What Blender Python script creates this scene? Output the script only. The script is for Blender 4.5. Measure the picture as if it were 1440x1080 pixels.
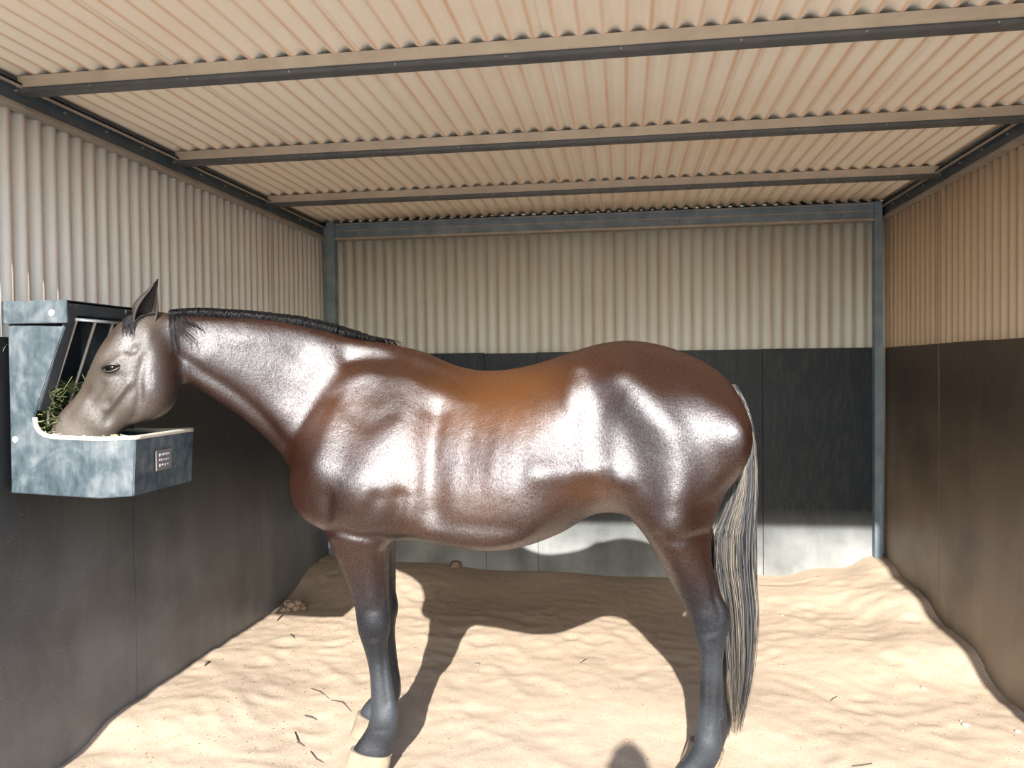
import bpy, bmesh, math, random
import numpy as np
from mathutils import Vector, Matrix, noise
random.seed(7); rng = np.random.default_rng(7)
for o in list(bpy.data.objects): bpy.data.objects.remove(o)
S = bpy.context.scene; COL = S.collection

# ------------------------------------------------------------------ camera
F = 1081.0; TH = math.radians(8.26); PITCH = math.radians(-1.22); ROLL = math.radians(0.63); CZ = 1.53
W3 = np.array([-math.sin(TH)*math.cos(PITCH), math.cos(TH)*math.cos(PITCH), math.sin(PITCH)])
R3 = np.cross(W3, [0, 0, 1]); R3 /= np.linalg.norm(R3); U3 = np.cross(R3, W3)
R3, U3 = R3*math.cos(ROLL)-U3*math.sin(ROLL), U3*math.cos(ROLL)+R3*math.sin(ROLL)
C3 = np.array([0, 0, CZ])
cd = bpy.data.cameras.new('camera'); cam = bpy.data.objects.new('camera', cd); COL.objects.link(cam)
cam.matrix_world = Matrix(((R3[0], U3[0], -W3[0], 0), (R3[1], U3[1], -W3[1], 0), (R3[2], U3[2], -W3[2], CZ), (0, 0, 0, 1)))
cd.sensor_width = 36; cd.lens = F/1440*36; cd.clip_start = .05
S.camera = cam
# ------------------------------------------------------------------ light
SUN_EL = math.radians(28.3); SUN_AZ = math.radians(-0.1)      # AZ: light travels slightly towards -X
w = bpy.data.worlds.new('sky'); S.world = w; w.use_nodes = True
nt = w.node_tree; nt.nodes.clear()
sk = nt.nodes.new('ShaderNodeTexSky'); sk.sky_type = 'NISHITA'; sk.sun_disc = False
sk.sun_elevation = SUN_EL; sk.sun_rotation = math.radians(180); sk.air_density = 1.0; sk.dust_density = .6; sk.ozone_density = 1.2
bg = nt.nodes.new('ShaderNodeBackground'); bg.inputs[1].default_value = 0.42
wo = nt.nodes.new('ShaderNodeOutputWorld')
nt.links.new(sk.outputs[0], bg.inputs[0]); nt.links.new(bg.outputs[0], wo.inputs[0])
sd = bpy.data.lights.new('sun', 'SUN'); sd.energy = 12.6; sd.angle = math.radians(.6); sd.color = (1.0, .95, .87)
sun = bpy.data.objects.new('sun', sd); COL.objects.link(sun)
ldir = Vector((math.sin(SUN_AZ)*math.cos(SUN_EL), math.cos(SUN_AZ)*math.cos(SUN_EL), -math.sin(SUN_EL)))
sun.rotation_euler = ldir.to_track_quat('-Z', 'Y').to_euler(); sun.location = (0, -6, 6)
S.view_settings.view_transform = 'Standard'; S.view_settings.look = 'None'
S.view_settings.gamma = 1; S.view_settings.use_curve_mapping = False; S.view_settings.exposure = 0.0
# ------------------------------------------------------------------ helpers
def ray(px, py): return R3*(px-720)/F+U3*(540-py)/F+W3
def PY(px, py, y): d = ray(px, py); return C3+d*(y/d[1])
def PX(px, py, x): d = ray(px, py); return C3+d*(x/d[0])
def projn(P):
    D = P-C3; z = D@W3
    return 720+F*(D@R3)/z, 540-F*(D@U3)/z
def sm(a, b, x): t = np.clip((x-a)/(b-a), 0, 1); return t*t*(3-2*t)

def tag(o, label=None, cat=None, group=None, kind=None):
    if label: o['label'] = label
    if cat: o['category'] = cat
    if group: o['group'] = group
    if kind: o['kind'] = kind
    return o
def link(name, me, mat=None, parent=None, smooth=False):
    o = bpy.data.objects.new(name, me); COL.objects.link(o)
    if mat: 
        me.materials.clear(); me.materials.append(mat)
    if smooth: me.polygons.foreach_set('use_smooth', [True]*len(me.polygons))
    if parent: 
        o.parent = parent; o.location = -Vector(parent.location)
    return o
def empty(name, loc=(0, 0, 0)):
    o = bpy.data.objects.new(name, None); COL.objects.link(o); o.location = loc; o.empty_display_size = .1
    return o
def mesh(name, V, Fc):
    me = bpy.data.meshes.new(name); me.from_pydata([tuple(map(float, v)) for v in V], [], Fc); me.update(); return me
class MB:
    def __init__(s): s.V = []; s.F = []
    def add(s, V, Fc):
        n = len(s.V); s.V += [tuple(v) for v in V]; s.F += [tuple(i+n for i in f) for f in Fc]; return s
    def box(s, x0, x1, y0, y1, z0, z1):
        V = [(x, y, z) for x in (x0, x1) for y in (y0, y1) for z in (z0, z1)]
        return s.add(V, [(0, 1, 3, 2), (4, 6, 7, 5), (0, 4, 5, 1), (2, 3, 7, 6), (0, 2, 6, 4), (1, 5, 7, 3)])
    def tube(s, pts, r, n=8, r1=None):
        pts = [np.array(p, float) for p in pts]; m = len(pts); V = []; Fc = []
        for i, p in enumerate(pts):
            d = pts[min(i+1, m-1)]-pts[max(i-1, 0)]; d = d/(np.linalg.norm(d)+1e-9)
            a = np.cross(d, [0, 0, 1] if abs(d[2]) < .9 else [1, 0, 0]); a /= np.linalg.norm(a); b = np.cross(d, a)
            rr = r if r1 is None else r+(r1-r)*i/(m-1)
            if hasattr(r, '__len__'): rr = r[i]
            for k in range(n):
                t = 2*math.pi*k/n; V.append(p+rr*(a*math.cos(t)+b*math.sin(t)))
        for i in range(m-1):
            for k in range(n):
                Fc.append((i*n+k, i*n+(k+1) % n, (i+1)*n+(k+1) % n, (i+1)*n+k))
        Fc.append(tuple(range(n))[::-1]); Fc.append(tuple((m-1)*n+k for k in range(n)))
        return s.add(V, Fc)
    def prism(s, poly, axis, a0, a1):
        """extrude a closed 2D polygon; axis 1: poly=(x,z) along y; axis 0: poly=(y,z) along x; axis 2: poly=(x,y) along z"""
        n = len(poly)
        def pt(p, a): return {0: (a, p[0], p[1]), 1: (p[0], a, p[1]), 2: (p[0], p[1], a)}[axis]
        V = [pt(p, a0) for p in poly]+[pt(p, a1) for p in poly]
        Fc = [tuple(range(n)), tuple(range(2*n-1, n-1, -1))]+[(i, i+n, (i+1) % n+n, (i+1) % n) for i in range(n)]
        return s.add(V, Fc)
    def build(s, name, mat, parent=None, smooth=False, bevel=0, fix=True):
        me = mesh(name, s.V, s.F)
        if fix or bevel:
            bm = bmesh.new(); bm.from_mesh(me)
            bmesh.ops.recalc_face_normals(bm, faces=bm.faces)
            if bevel: bmesh.ops.bevel(bm, geom=[e for e in bm.edges if e.is_manifold and e.calc_face_angle(0) > .5], offset=bevel, segments=2, affect='EDGES', clamp_overlap=True)
            bm.to_mesh(me); bm.free()
        return link(name, me, mat, parent, smooth)

# ------------------------------------------------------------------ materials
class Mt:
    def __init__(s, name, color=(.5, .5, .5), rough=.6, spec=.5, metal=0):
        s.m = bpy.data.materials.new(name); s.m.use_nodes = True; s.t = s.m.node_tree; s.b = s.t.nodes['Principled BSDF']
        s.b.inputs['Base Color'].default_value = (*color, 1); s.b.inputs['Roughness'].default_value = rough
        s.b.inputs['Specular IOR Level'].default_value = spec; s.b.inputs['Metallic'].default_value = metal
        s.c = s.t.nodes.new('ShaderNodeTexCoord')
    def n(s, ty, **k):
        x = s.t.nodes.new(ty)
        for a, b in k.items():
            if a.startswith('i_'):
                key = a[2:].replace('_', ' '); key = int(key) if key.isdigit() else key
                if hasattr(b, 'is_output') or isinstance(b, bpy.types.NodeSocket): s.t.links.new(b, x.inputs[key])
                else: x.inputs[key].default_value = b
            else: setattr(x, a, b)
        return x
    def l(s, a, b): s.t.links.new(a, b)
    def noise(s, scale, detail=4, rough=.55, stretch=None, dist=0):
        v = s.c.outputs['Object']
        if stretch: v = s.n('ShaderNodeMapping', i_Vector=v, i_Scale=stretch).outputs[0]
        return s.n('ShaderNodeTexNoise', i_Vector=v, i_Scale=scale, i_Detail=detail, i_Roughness=rough, i_Distortion=dist).outputs['Fac']
    def ramp(s, f, stops):
        r = s.n('ShaderNodeValToRGB'); s.l(f, r.inputs[0]); e = r.color_ramp.elements
        while len(e) < len(stops): e.new(.5)
        for k, (p, c) in enumerate(stops):
            e[k].position = p; e[k].color = (*c, 1) if hasattr(c, '__len__') else (c, c, c, 1)
        return r.outputs[0]
    def math(s, op, a, b=0.0, clamp=False):
        x = s.n('ShaderNodeMath', operation=op, use_clamp=clamp)
        for i, v in enumerate((a, b)):
            if isinstance(v, (int, float)): x.inputs[i].default_value = v
            else: s.l(v, x.inputs[i])
        return x.outputs[0]
    def mix(s, f, a, b, mode='MIX'):
        x = s.n('ShaderNodeMix', data_type='RGBA', blend_type=mode)
        for i, v in ((0, f), (6, a), (7, b)):
            if isinstance(v, bpy.types.NodeSocket): s.l(v, x.inputs[i])
            elif i == 0: x.inputs[0].default_value = v
            else: x.inputs[i].default_value = (*v, 1)
        return x.outputs[2]
    def bump(s, h, dist=.01, strength=.5):
        b = s.n('ShaderNodeBump', i_Height=h, i_Distance=dist, i_Strength=strength); s.l(b.outputs[0], s.b.inputs['Normal'])
    def color(s, c): s.l(c, s.b.inputs['Base Color'])
    def rough(s, c): s.l(c, s.b.inputs['Roughness'])
    def xyz(s): return s.n('ShaderNodeSeparateXYZ', i_Vector=s.c.outputs['Object']).outputs

def m_sand():
    m = Mt('sand', rough=.95, spec=.1)
    a = m.noise(2.2, 5); b = m.noise(160, 3); c = m.noise(14, 5)
    col = m.ramp(a, [(.3, (.345, .27, .205)), (.7, (.40, .315, .24))])
    col = m.mix(m.ramp(b, [(.35, 0.0), (.65, 1.0)]), col, (.46, .375, .29))
    col = m.mix(m.math('MULTIPLY', m.ramp(c, [(.6, 0.0), (.8, 1.0)]), .25), col, (.30, .22, .155))
    spk = m.n('ShaderNodeTexVoronoi', i_Vector=m.c.outputs['Object'], i_Scale=70.0).outputs['Distance']
    col = m.mix(m.ramp(spk, [(.03, .55), (.09, 0.0)]), col, (.16, .10, .06))
    m.color(col)
    h = m.math('ADD', m.math('MULTIPLY', c, .6), m.math('MULTIPLY', b, .18))
    m.bump(h, .015, .45); return m.m
def m_tin(name, axis, pitch, base, dust, pos=.5, sharp=.2, amt=.8):
    m = Mt(name, rough=.62, spec=.35)
    x = m.xyz()[axis]
    ph = m.math('FRACT', m.math('ADD', m.math('DIVIDE', x, pitch), pos))
    d = m.math('ABSOLUTE', m.math('SUBTRACT', ph, .5))
    line = m.ramp(d, [(0, 1.0), (sharp, 0.0)])
    st = {0: (1.2, 1, .25), 1: (1, 1.2, .25)}[axis] if name != 'roof_tin' else (1.3, .25, 1)
    a = m.noise(6, 4, stretch=st); b = m.noise(1.3, 3)
    f = m.math('MULTIPLY', line, m.math('MULTIPLY', m.ramp(a, [(.25, .45), (.7, 1.0)]), amt))
    big = m.math('MULTIPLY', m.ramp(b, [(.35, 0.0), (.7, 1.0)]), .35)
    col = m.mix(big, base, tuple(.5*p+.5*q for p, q in zip(base, dust)))
    col = m.mix(f, col, dust); m.color(col)
    m.bump(m.noise(60, 2), .002, .15); return m.m
def m_steel(name, c0, c1, rough=.45, metal=0.0):
    m = Mt(name, rough=rough, spec=.5, metal=metal)
    a = m.noise(9, 5); m.color(m.ramp(a, [(.3, c0), (.7, c1)])); m.bump(m.noise(80, 2), .002, .15); return m.m
def m_rubber(name, base, dusty, top, amt, rough=.5, spec=.55, side=None):  # dusty: pale low tone, part dust, part painted sun and bounce light
    m = Mt(name, rough=rough, spec=spec)
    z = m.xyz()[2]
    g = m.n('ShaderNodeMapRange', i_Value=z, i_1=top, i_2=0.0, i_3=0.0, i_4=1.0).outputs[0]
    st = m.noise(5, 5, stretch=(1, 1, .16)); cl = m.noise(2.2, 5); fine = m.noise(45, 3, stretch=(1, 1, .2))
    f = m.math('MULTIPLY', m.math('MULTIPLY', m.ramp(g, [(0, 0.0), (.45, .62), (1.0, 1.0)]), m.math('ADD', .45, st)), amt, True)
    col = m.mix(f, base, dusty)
    col = m.mix(m.math('MULTIPLY', m.ramp(cl, [(.42, 0.0), (.66, 1.0)]), .5), col, tuple(v*.5 for v in base))
    # pale scuffs and flecks
    v = m.n('ShaderNodeTexVoronoi', i_Vector=m.n('ShaderNodeMapping', i_Vector=m.c.outputs['Object'], i_Scale=(1, .7, 1.3)).outputs[0], i_Scale=34.0)
    fl = m.math('MULTIPLY', m.ramp(v.outputs['Distance'], [(.04, 1.0), (.10, 0.0)]), m.ramp(m.noise(2.1, 3), [(.42, 0.05), (.60, .9)]))
    col = m.mix(fl, col, (.42, .37, .30))
    col = m.mix(m.math('MULTIPLY', m.ramp(fine, [(.45, 0.0), (.8, 1.0)]), .09), col, (.25, .2, .15))
    m.color(col)
    m.bump(m.math('ADD', st, m.math('MULTIPLY', fine, .25)), .006, .35)
    return m.m
SAND = m_sand()
T_ROOF = m_tin('roof_tin', 0, .0765, (.86, .78, .66), (.66, .36, .17), .25, .15, .9)
T_BACK = m_tin('back_tin', 0, .0765, (.66, .69, .68), (.26, .16, .085), .25, .25, .8)
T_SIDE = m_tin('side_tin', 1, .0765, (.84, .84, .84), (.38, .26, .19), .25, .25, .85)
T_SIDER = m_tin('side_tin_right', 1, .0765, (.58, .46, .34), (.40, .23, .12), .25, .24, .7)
STEEL = m_steel('dark_steel', (.035, .05, .065), (.07, .09, .11))
STEELR = m_steel('post_steel', (.10, .14, .18), (.19, .24, .29))
RAIL = m_steel('rail_steel', (.24, .21, .18), (.36, .31, .26))
SCREW = m_steel('screw_steel', (.15, .15, .15), (.3, .29, .28), .5)
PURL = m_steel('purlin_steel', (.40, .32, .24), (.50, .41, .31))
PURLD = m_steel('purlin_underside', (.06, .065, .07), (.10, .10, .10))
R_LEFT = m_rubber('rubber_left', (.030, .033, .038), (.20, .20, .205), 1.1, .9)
R_BACK = m_rubber('rubber_back', (.010, .018, .026), (.33, .345, .345), .54, 1.0, spec=.3)  # pale foot of the boards stands in for their sunlit sheen
R_RIGHT = m_rubber('rubber_right', (.060, .043, .031), (.27, .215, .155), 1.35, .85)  # paler low part has bounce light off the sand put into the colour
GALV = m_steel('galvanised', (.55, .57, .6), (.75, .75, .75), .4)

# ------------------------------------------------------------------ floor
XL, XR, YB, YF = -2.202, 1.741, 5.5, 1.55
ctrl = [(-2.2, 2.6, .0), (-2.2, 3.2, .055), (-2.2, 4.4, .02), (-2.15, 5.5, .15), (-1.67, 5.5, .10), (-.7, 5.5, .055), (.25, 5.5, .035), (.98, 5.5, .07), (1.4, 5.5, .13),
        (1.73, 5.5, .23), (1.74, 4.9, .17), (1.74, 4.4, .10), (1.74, 3.65, -.005), (-1.0, 4.6, .02), (.4, 4.6, .0), (-1, 3.7, -.01), (.6, 3.7, -.01), (-1.05, 2.88, float(PY(512, 1085, 2.885)[2])),
        (.3, 2.88, float(PY(960, 1122, 2.865)[2])), (1.2, 4.6, .04), (1.2, 3.5, -.02), (-1.5, 2.6, -.03), (1.7, 2.8, -.05), (0, 2, -.07), (-2, 1.4, -.05), (2, 1.4, -.06), (0, 0, -.07), (-3, 0, -.07), (3, 0, -.07), (0, -2, -.07)]
CT = np.array(ctrl)
def ground(x, y):
    d2 = (CT[:, 0]-x)**2+(CT[:, 1]-y)**2+.02
    wt = 1/d2**2; return float((wt*CT[:, 2]).sum()/wt.sum())
def relief(x, y):
    p = Vector((x, y, 0))
    a = noise.noise(p*2.1)*.018
    q = Vector((x*3.4+noise.noise(p*3)*1.2, y*4.6+noise.noise(p*2.2+Vector((3,1,0)))*1.6, 1.7)); b = (.5-abs(noise.noise(q)))*.019
    c = noise.noise(p*19)*.0035+abs(noise.noise(p*9+Vector((5, 2, 0))))*-.009
    k = 1.0
    if y > 5.3: k = .4
    # smoother swept patch right of the horse's belly
    s = math.exp(-(((x-.1)/.55)**2+((y-3.4)/.45)**2)); k *= 1-.6*s
    return (a+b+c-.01)*k*.8
_r = random.Random(11); DIMP = []
for k in range(95):
    dx_ = _r.uniform(XL+.05, XR-.05); dy_ = _r.uniform(1.9, 5.2)
    if dx_ > -.7 and dx_ < .7 and 3.0 < dy_ < 4.0: continue
    DIMP.append((dx_, dy_, _r.uniform(.04, .08), _r.uniform(.002, .007)))
DIMP = np.array(DIMP)
def dimples(x, y):
    q2 = ((DIMP[:, 0]-x)**2+(DIMP[:, 1]-y)**2)/DIMP[:, 2]**2; m_ = q2 < 6
    if not m_.any(): return 0.0
    u = q2[m_]; return float((DIMP[m_, 3]*(-1.0*np.exp(-u*1.6)+.55*np.exp(-(np.sqrt(u)-1.25)**2*7))).sum())
def hz(x, y): return ground(x, y)+relief(x, y)+dimples(x, y)
xs = np.concatenate([np.arange(-3.4, XL-.02, .1), np.arange(XL-.02, XR+.02, .019), np.arange(XR+.02, 3.2, .1)])
ys = np.concatenate([np.arange(.4, 1.9, .08), np.arange(1.9, 5.53, .019)])
V = [(x, y, hz(x, y)) for y in ys for x in xs]; nx = len(xs)
Fc = [(j*nx+i, j*nx+i+1, (j+1)*nx+i+1, (j+1)*nx+i) for j in range(len(ys)-1) for i in range(nx-1)]
fl = link('floor', mesh('floor', V, Fc), SAND, None, True)
tag(fl, 'pale loose sand floor with hoof ruts and banked edges', None, None, 'structure')
V = []; 
og = MB(); og.box(-40, 40, -60, 30, -.6, -.13)
BOUNCE_YARD = m_steel('yard_bounce', (.52, .49, .44), (.64, .61, .56), .95)  # unseen yard, its pale tone chosen to bounce light into the shelter
tag(og.build('ground', BOUNCE_YARD), 'unseen flat yard outside the shelter, made pale to bounce light inside', None, None, 'structure')

# ------------------------------------------------------------------ corrugated sheets
def sheet(name, along, a0, a1, b0, b1, base, amp, pitch, mat, parent, off=0, out=1, th=.0012, sag=0):
    """along: axis of corrugation repeat (0 x,1 y); b range: the other axis; base: position on the normal axis. orientation by 'plane'"""
    n = max(2, int(round((a1-a0)/pitch*10))); V = []; Fc = []
    plane, = (parent['plane'],)
    def P(a, b, h):
        if plane == 'back': return (a, base-h, b)
        if plane == 'left': return (base+h, a, b)
        if plane == 'right': return (base-h, a, b)
        return (a, b, base-h)
    bs = [b0, b1] if plane != 'roof' else list(np.linspace(b0, b1, 9))
    for layer in (0, 1):
        for i in range(n+1):
            a = a0+(a1-a0)*i/n; s = math.sin(2*math.pi*a/pitch)
            s = math.copysign(abs(s)**.75, s)
            for b in bs: V.append(P(a, b, amp*s+off-layer*th))
    m = len(bs); L = (n+1)*m
    for i in range(n):
        for j in range(m-1):
            q = (i*m+j, (i+1)*m+j, (i+1)*m+j+1, i*m+j+1); Fc.append(q); Fc.append(tuple(L+k for k in q[::-1]))
        Fc.append((i*m, L+i*m, L+(i+1)*m, (i+1)*m)); Fc.append((i*m+m-1, (i+1)*m+m-1, L+(i+1)*m+m-1, L+i*m+m-1))
    Fc.append(tuple([j for j in range(m)]+[L+j for j in range(m-1, -1, -1)])); Fc.append(tuple([n*m+j for j in range(m-1, -1, -1)]+[L+n*m+j for j in range(m)]))
    return link(name, mesh(name, V, Fc), mat, parent, True)
TB = -.2   # sheets start just behind the rubber top
RTOP = 1.64
def struct(o, label): return tag(o, label, None, None, 'structure')
# back wall
g = MB().box(XL, XR, 5.545, 5.60, 1.55, 1.62).box(XL, XR, 5.545, 5.60, .3, .37).box(XL, XR, 5.545, 5.6, 2.50, 2.6)
wb = struct(g.build('wall_back', STEEL), 'back wall, cream corrugated sheet above black rubber boards'); wb['plane'] = 'back'
p = .0765
cuts = [XL-.03]+[XL+p*10.2*k for k in range(1, 5)]+[XR+.03]
for k in range(5): sheet('corrugated_sheet', 0, cuts[k]-(.02 if k else 0), cuts[k+1], TB, 2.52, 5.535, .0105, p, T_BACK, wb, off=.0018*(k % 2))
def panels(parent, mat, axis, cuts, pos, thick, tops, z0, gap=.003, tilt=None):
    for k in range(len(cuts)-1):
        a0, a1 = cuts[k]+gap/2, cuts[k+1]-gap/2; t = tops[k % len(tops)]; d = (tilt or [0])[k % len(tilt or [0])]
        n = 8; V = []; Fc = []
        # slightly bowed slab
        nz = 8
        for layer in (0, 1):
            for i in range(n+1):
                for j in range(nz+1):
                    a = a0+(a1-a0)*i/n; z = z0+(t-z0)*j/nz
                    wv = .006*noise.noise(Vector((a*1.5, z*1.6, k*3.1)))+d
                    if i in (0, n): wv -= .0015
                    h = pos+(wv if layer == 0 else -thick)
                    V.append({'back': (a, 5.5-h, z), 'left': (XL+h, a, z), 'right': (XR-h, a, z)}[axis])
        M = nz+1; L = (n+1)*M
        for i in range(n):
            for j in range(nz):
                q = (i*M+j, (i+1)*M+j, (i+1)*M+j+1, i*M+j+1); Fc += [q, tuple(L+x for x in q[::-1])]
            Fc += [(i*M, L+i*M, L+(i+1)*M, (i+1)*M), (i*M+nz, (i+1)*M+nz, L+(i+1)*M+nz, L+i*M+nz)]
        for j in range(nz): Fc += [(j, j+1, L+j+1, L+j), (n*M+j, L+n*M+j, L+n*M+j+1, n*M+j+1)]
        b = MB(); b.V = V; b.F = Fc
        o = b.build('rubber_panel', mat, parent, True)
        o.data.set_sharp_from_angle(angle=.6)
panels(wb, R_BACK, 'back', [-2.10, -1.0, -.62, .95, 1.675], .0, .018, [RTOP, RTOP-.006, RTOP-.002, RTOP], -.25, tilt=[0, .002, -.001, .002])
# left wall
g = MB().box(XL-.10, XL-.045, YF, 5.5, 1.55, 1.62).box(XL-.10, XL-.045, YF, 5.5, .3, .37).box(XL-.10, XL-.045, YF, 5.5, 2.5, 2.6)
wl = struct(g.build('wall_left', STEEL), 'left wall, cream corrugated sheet above dusty black rubber boards'); wl['plane'] = 'left'
cuts = [YF]+[YF+p*10.2*k for k in range(1, 5)]+[5.54]
for k in range(5): sheet('corrugated_sheet', 1, cuts[k]-(.02 if k else 0), cuts[k+1], TB, 2.52, XL-.03, .0105, p, T_SIDE, wl, off=.0018*(k % 2))
panels(wl, R_LEFT, 'left', [YF, 3.19, 4.413, 5.5], 0, .018, [RTOP+.02, RTOP+.025, RTOP], -.25, tilt=[0, .003, 0])
# right wall
g = MB().box(XR+.045, XR+.10, YF, 5.5, 1.55, 1.62).box(XR+.045, XR+.10, YF, 5.5, .3, .37).box(XR+.045, XR+.10, YF, 5.5, 2.5, 2.6)
wr = struct(g.build('wall_right', STEEL), 'right wall, tan corrugated sheet above brown rubber boards'); wr['plane'] = 'right'
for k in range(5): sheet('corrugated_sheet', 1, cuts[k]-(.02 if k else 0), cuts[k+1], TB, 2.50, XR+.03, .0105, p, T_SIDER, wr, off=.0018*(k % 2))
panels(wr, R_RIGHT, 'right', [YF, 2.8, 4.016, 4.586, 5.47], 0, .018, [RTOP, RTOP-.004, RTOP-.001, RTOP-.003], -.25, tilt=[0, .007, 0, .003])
# ceiling
ZR = 2.630; rp = .0765
cb = struct(MB().box(XL-.1, XR+.1, YF-.02, YF+.0, 2.55, 2.618).build('ceiling', PURL), 'shelter roof of cream corrugated sheets on steel purlins'); cb['plane'] = 'roof'
cuts = [XL-.12]+[-2.202+rp*8.6*k for k in range(1, 6)]+[XR+.12]
for k in range(6): sheet('roof_sheet', 0, cuts[k]-(.03 if k else 0), cuts[k+1], YF-.06, 5.62, ZR, .0105, rp, T_ROOF, cb, off=.002*(k % 2))
for yy in (2.555, 3.56, 4.56):
    d = MB()
    # C section: web faces the open front, lips on the underside
    zt, zb = ZR-.011, ZR-.068
    d.box(XL-.02, XR+.02, yy, yy+.004, zb+.014, zt)
    o = d.build('purlin', PURL, cb)
    MB().box(XL-.02, XR+.02, yy+.004, yy+.075, zt-.004, zt-.001).build('purlin_shade_flange', STEEL, cb)  # flange added to keep the gaps above the purlin dark
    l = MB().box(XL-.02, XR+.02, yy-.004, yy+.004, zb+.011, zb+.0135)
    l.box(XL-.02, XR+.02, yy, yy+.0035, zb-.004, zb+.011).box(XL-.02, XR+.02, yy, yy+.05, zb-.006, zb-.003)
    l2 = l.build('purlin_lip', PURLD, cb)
    s = MB()
    for xx in np.arange(-1.9, 1.7, .38): s.tube([(xx, yy-.004, zb+.004), (xx, yy+.004, zb+.004)], .004, 6)
    s.build('screw_row', SCREW, cb)
# top rails
def rail(name, lab, side):
    b = MB(); l = MB()
    if side == 'back':
        b.box(XL-.05, XR+.05, 5.545, 5.56, 2.5, 2.634); b.box(XL+.1, XR-.06, 5.465, 5.53, 2.553, 2.612); b.box(XL+.1, XR-.06, 5.47, 5.53, 2.505, 2.552)  # first strip is an added infill that blocks sky light under the roof
        l.box(XL+.1, XR-.06, 5.455, 5.53, 2.488, 2.503); l.box(XL+.1, XR-.06, 5.458, 5.53, 2.600, 2.606); l.box(XL+.1, XR-.06, 5.458, 5.47, 2.55, 2.556)
        t = b.build(name, STEELR, None, bevel=.002); 
        s = MB()
        for k in range(14):
            xx = -1.95+k*.26+.03*(k % 3); s.tube([(xx, 5.47, 2.53), (xx, 5.462, 2.53)], .005, 6)
        s.build('screw_row', STEEL, t)
    else:
        sg = 1 if side == 'left' else -1; x = XL if side == 'left' else XR; 
        y0 = YF
        def bx(m, a, c, z0, z1): m.box(min(x+sg*a, x+sg*c), max(x+sg*a, x+sg*c), y0, 5.53, z0, z1)
        bx(b, -.03, .004, 2.505, ZR-.012); bx(b, -.03, .010, 2.589, 2.615)
        bx(l, -.03, .03, 2.583, 2.589); bx(l, .026, .03, 2.572, 2.589); bx(l, -.03, .022, 2.500, 2.507); bx(l, -.0, .012, 2.503, 2.522)
        t = b.build(name, STEEL)
        s = MB()
        for k in range(15):
            yy = 1.8+k*.25; s.tube([(x, yy, 2.565), (x+sg*.011, yy, 2.565)], .005, 6)
        s.build('screw_row', SCREW, t)
    l.build('rail_lip', RAIL, t)
    return struct(t, lab)
rail('trim_1', 'grey steel rail along the top of the back wall', 'back')
rail('trim_2', 'dark steel rail along the top of the left wall', 'left')
rail('trim_3', 'dark steel rail along the top of the right wall', 'right')
# corner posts
struct(MB().box(-2.165, -2.10, 5.44, 5.5, -.25, 2.612).box(-2.2, -2.17, 5.47, 5.5, -.25, 2.6).build('trim_4', STEELR, bevel=.003), 'dark steel post in the back left corner')
struct(MB().box(1.665, 1.715, 5.44, 5.5, -.25, 2.612).build('trim_5', STEELR, bevel=.003), 'grey steel post in the back right corner')
struct(MB().box(XL-.08, XL+.025, YF-.08, YF, -.25, 2.615).build('trim_6', STEELR, bevel=.003), 'steel post at the open front left')
struct(MB().box(XR-.055, XR+.08, YF-.08, YF, -.25, 2.615).build('trim_7', STEELR, bevel=.003), 'steel post at the open front right')

# ------------------------------------------------------------------ hay feeder
def m_feed():
    m = Mt('feeder_plastic', rough=.42, spec=.6)
    a = m.noise(9, 6, .65, dist=.6); b = m.noise(38, 4, stretch=(1, 1, .35)); c = m.noise(3.2, 4)
    f = m.math('ADD', m.math('MULTIPLY', a, .65), m.math('MULTIPLY', b, .35))
    col = m.ramp(f, [(.36, (.018, .032, .042)), (.48, (.06, .082, .098)), (.60, (.135, .155, .17)), (.72, (.25, .26, .255))])
    m.color(m.mix(m.math('MULTIPLY', c, .35), col, (.05, .07, .085))); m.bump(b, .003, .3); return m.m
FEED = m_feed()
FEED_SHADED = m_steel('feeder_shaded', (.018, .024, .034), (.045, .055, .065), .5)  # darker copy of the feeder plastic, shade put into its colour
Y0 = 2.46; _x1 = PY(190, 616, Y0)[0]; Y1 = float(PX(272, 598, _x1)[1])
def q(px, py): v = PY(px, py, Y0); return (v[0], v[2])
feeder = empty('hay_feeder', (-1.9, 2.6, 1.1))
tag(feeder, 'black plastic hay rack and feed trough hung on the left wall', 'feeder')
arc = [q(*t) for t in [(50.5, 577), (47.5, 587), (48.5, 597), (53, 606), (61, 612), (74, 615), (100, 616.5), (140, 617.5), (190, 616)]]
tl = q(11, 457); tr = q(91, 459); br = q(187, 698); bm_ = q(140, 701); bl = q(16, 693)
BX = tl[0]
prof = [tl, tr]+arc+[br, bm_, bl]
mb = MB(); mb.prism(prof, 1, Y0, Y0+.012); mb.build('side_panel', FEED, feeder, bevel=.003)
_cz = q(50, 423)[1]; _cx = q(96, 440)[0]
proff = [(BX, _cz-.013), (_cx-.001, _cz-.013), (_cx-.001, arc[6][1]+.04)]+arc[6:]+[br, bm_, bl]
mb = MB(); mb.prism(proff, 1, Y1-.012, Y1); mb.build('side_panel', FEED, feeder, bevel=.003)
x1 = arc[-1][0]; zt = arc[-1][1]; zb = br[1]
mb = MB(); mb.prism([(x1-.012, zt), (x1+.001, zt), (br[0]+.002, zb), (br[0]-.010, zb)], 1, Y0+.002, Y1-.002)
tp = mb.build('trough_front', FEED, feeder, bevel=.002)
mb = MB(); mb.prism([(bl[0], bl[1]), (bm_[0], bm_[1]), (br[0], br[1]), (br[0], br[1]+.012), (bm_[0], bm_[1]+.012), (bl[0], bl[1]+.012)], 1, Y0+.001, Y1-.001); mb.build('trough_floor', FEED_SHADED, feeder)
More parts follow.
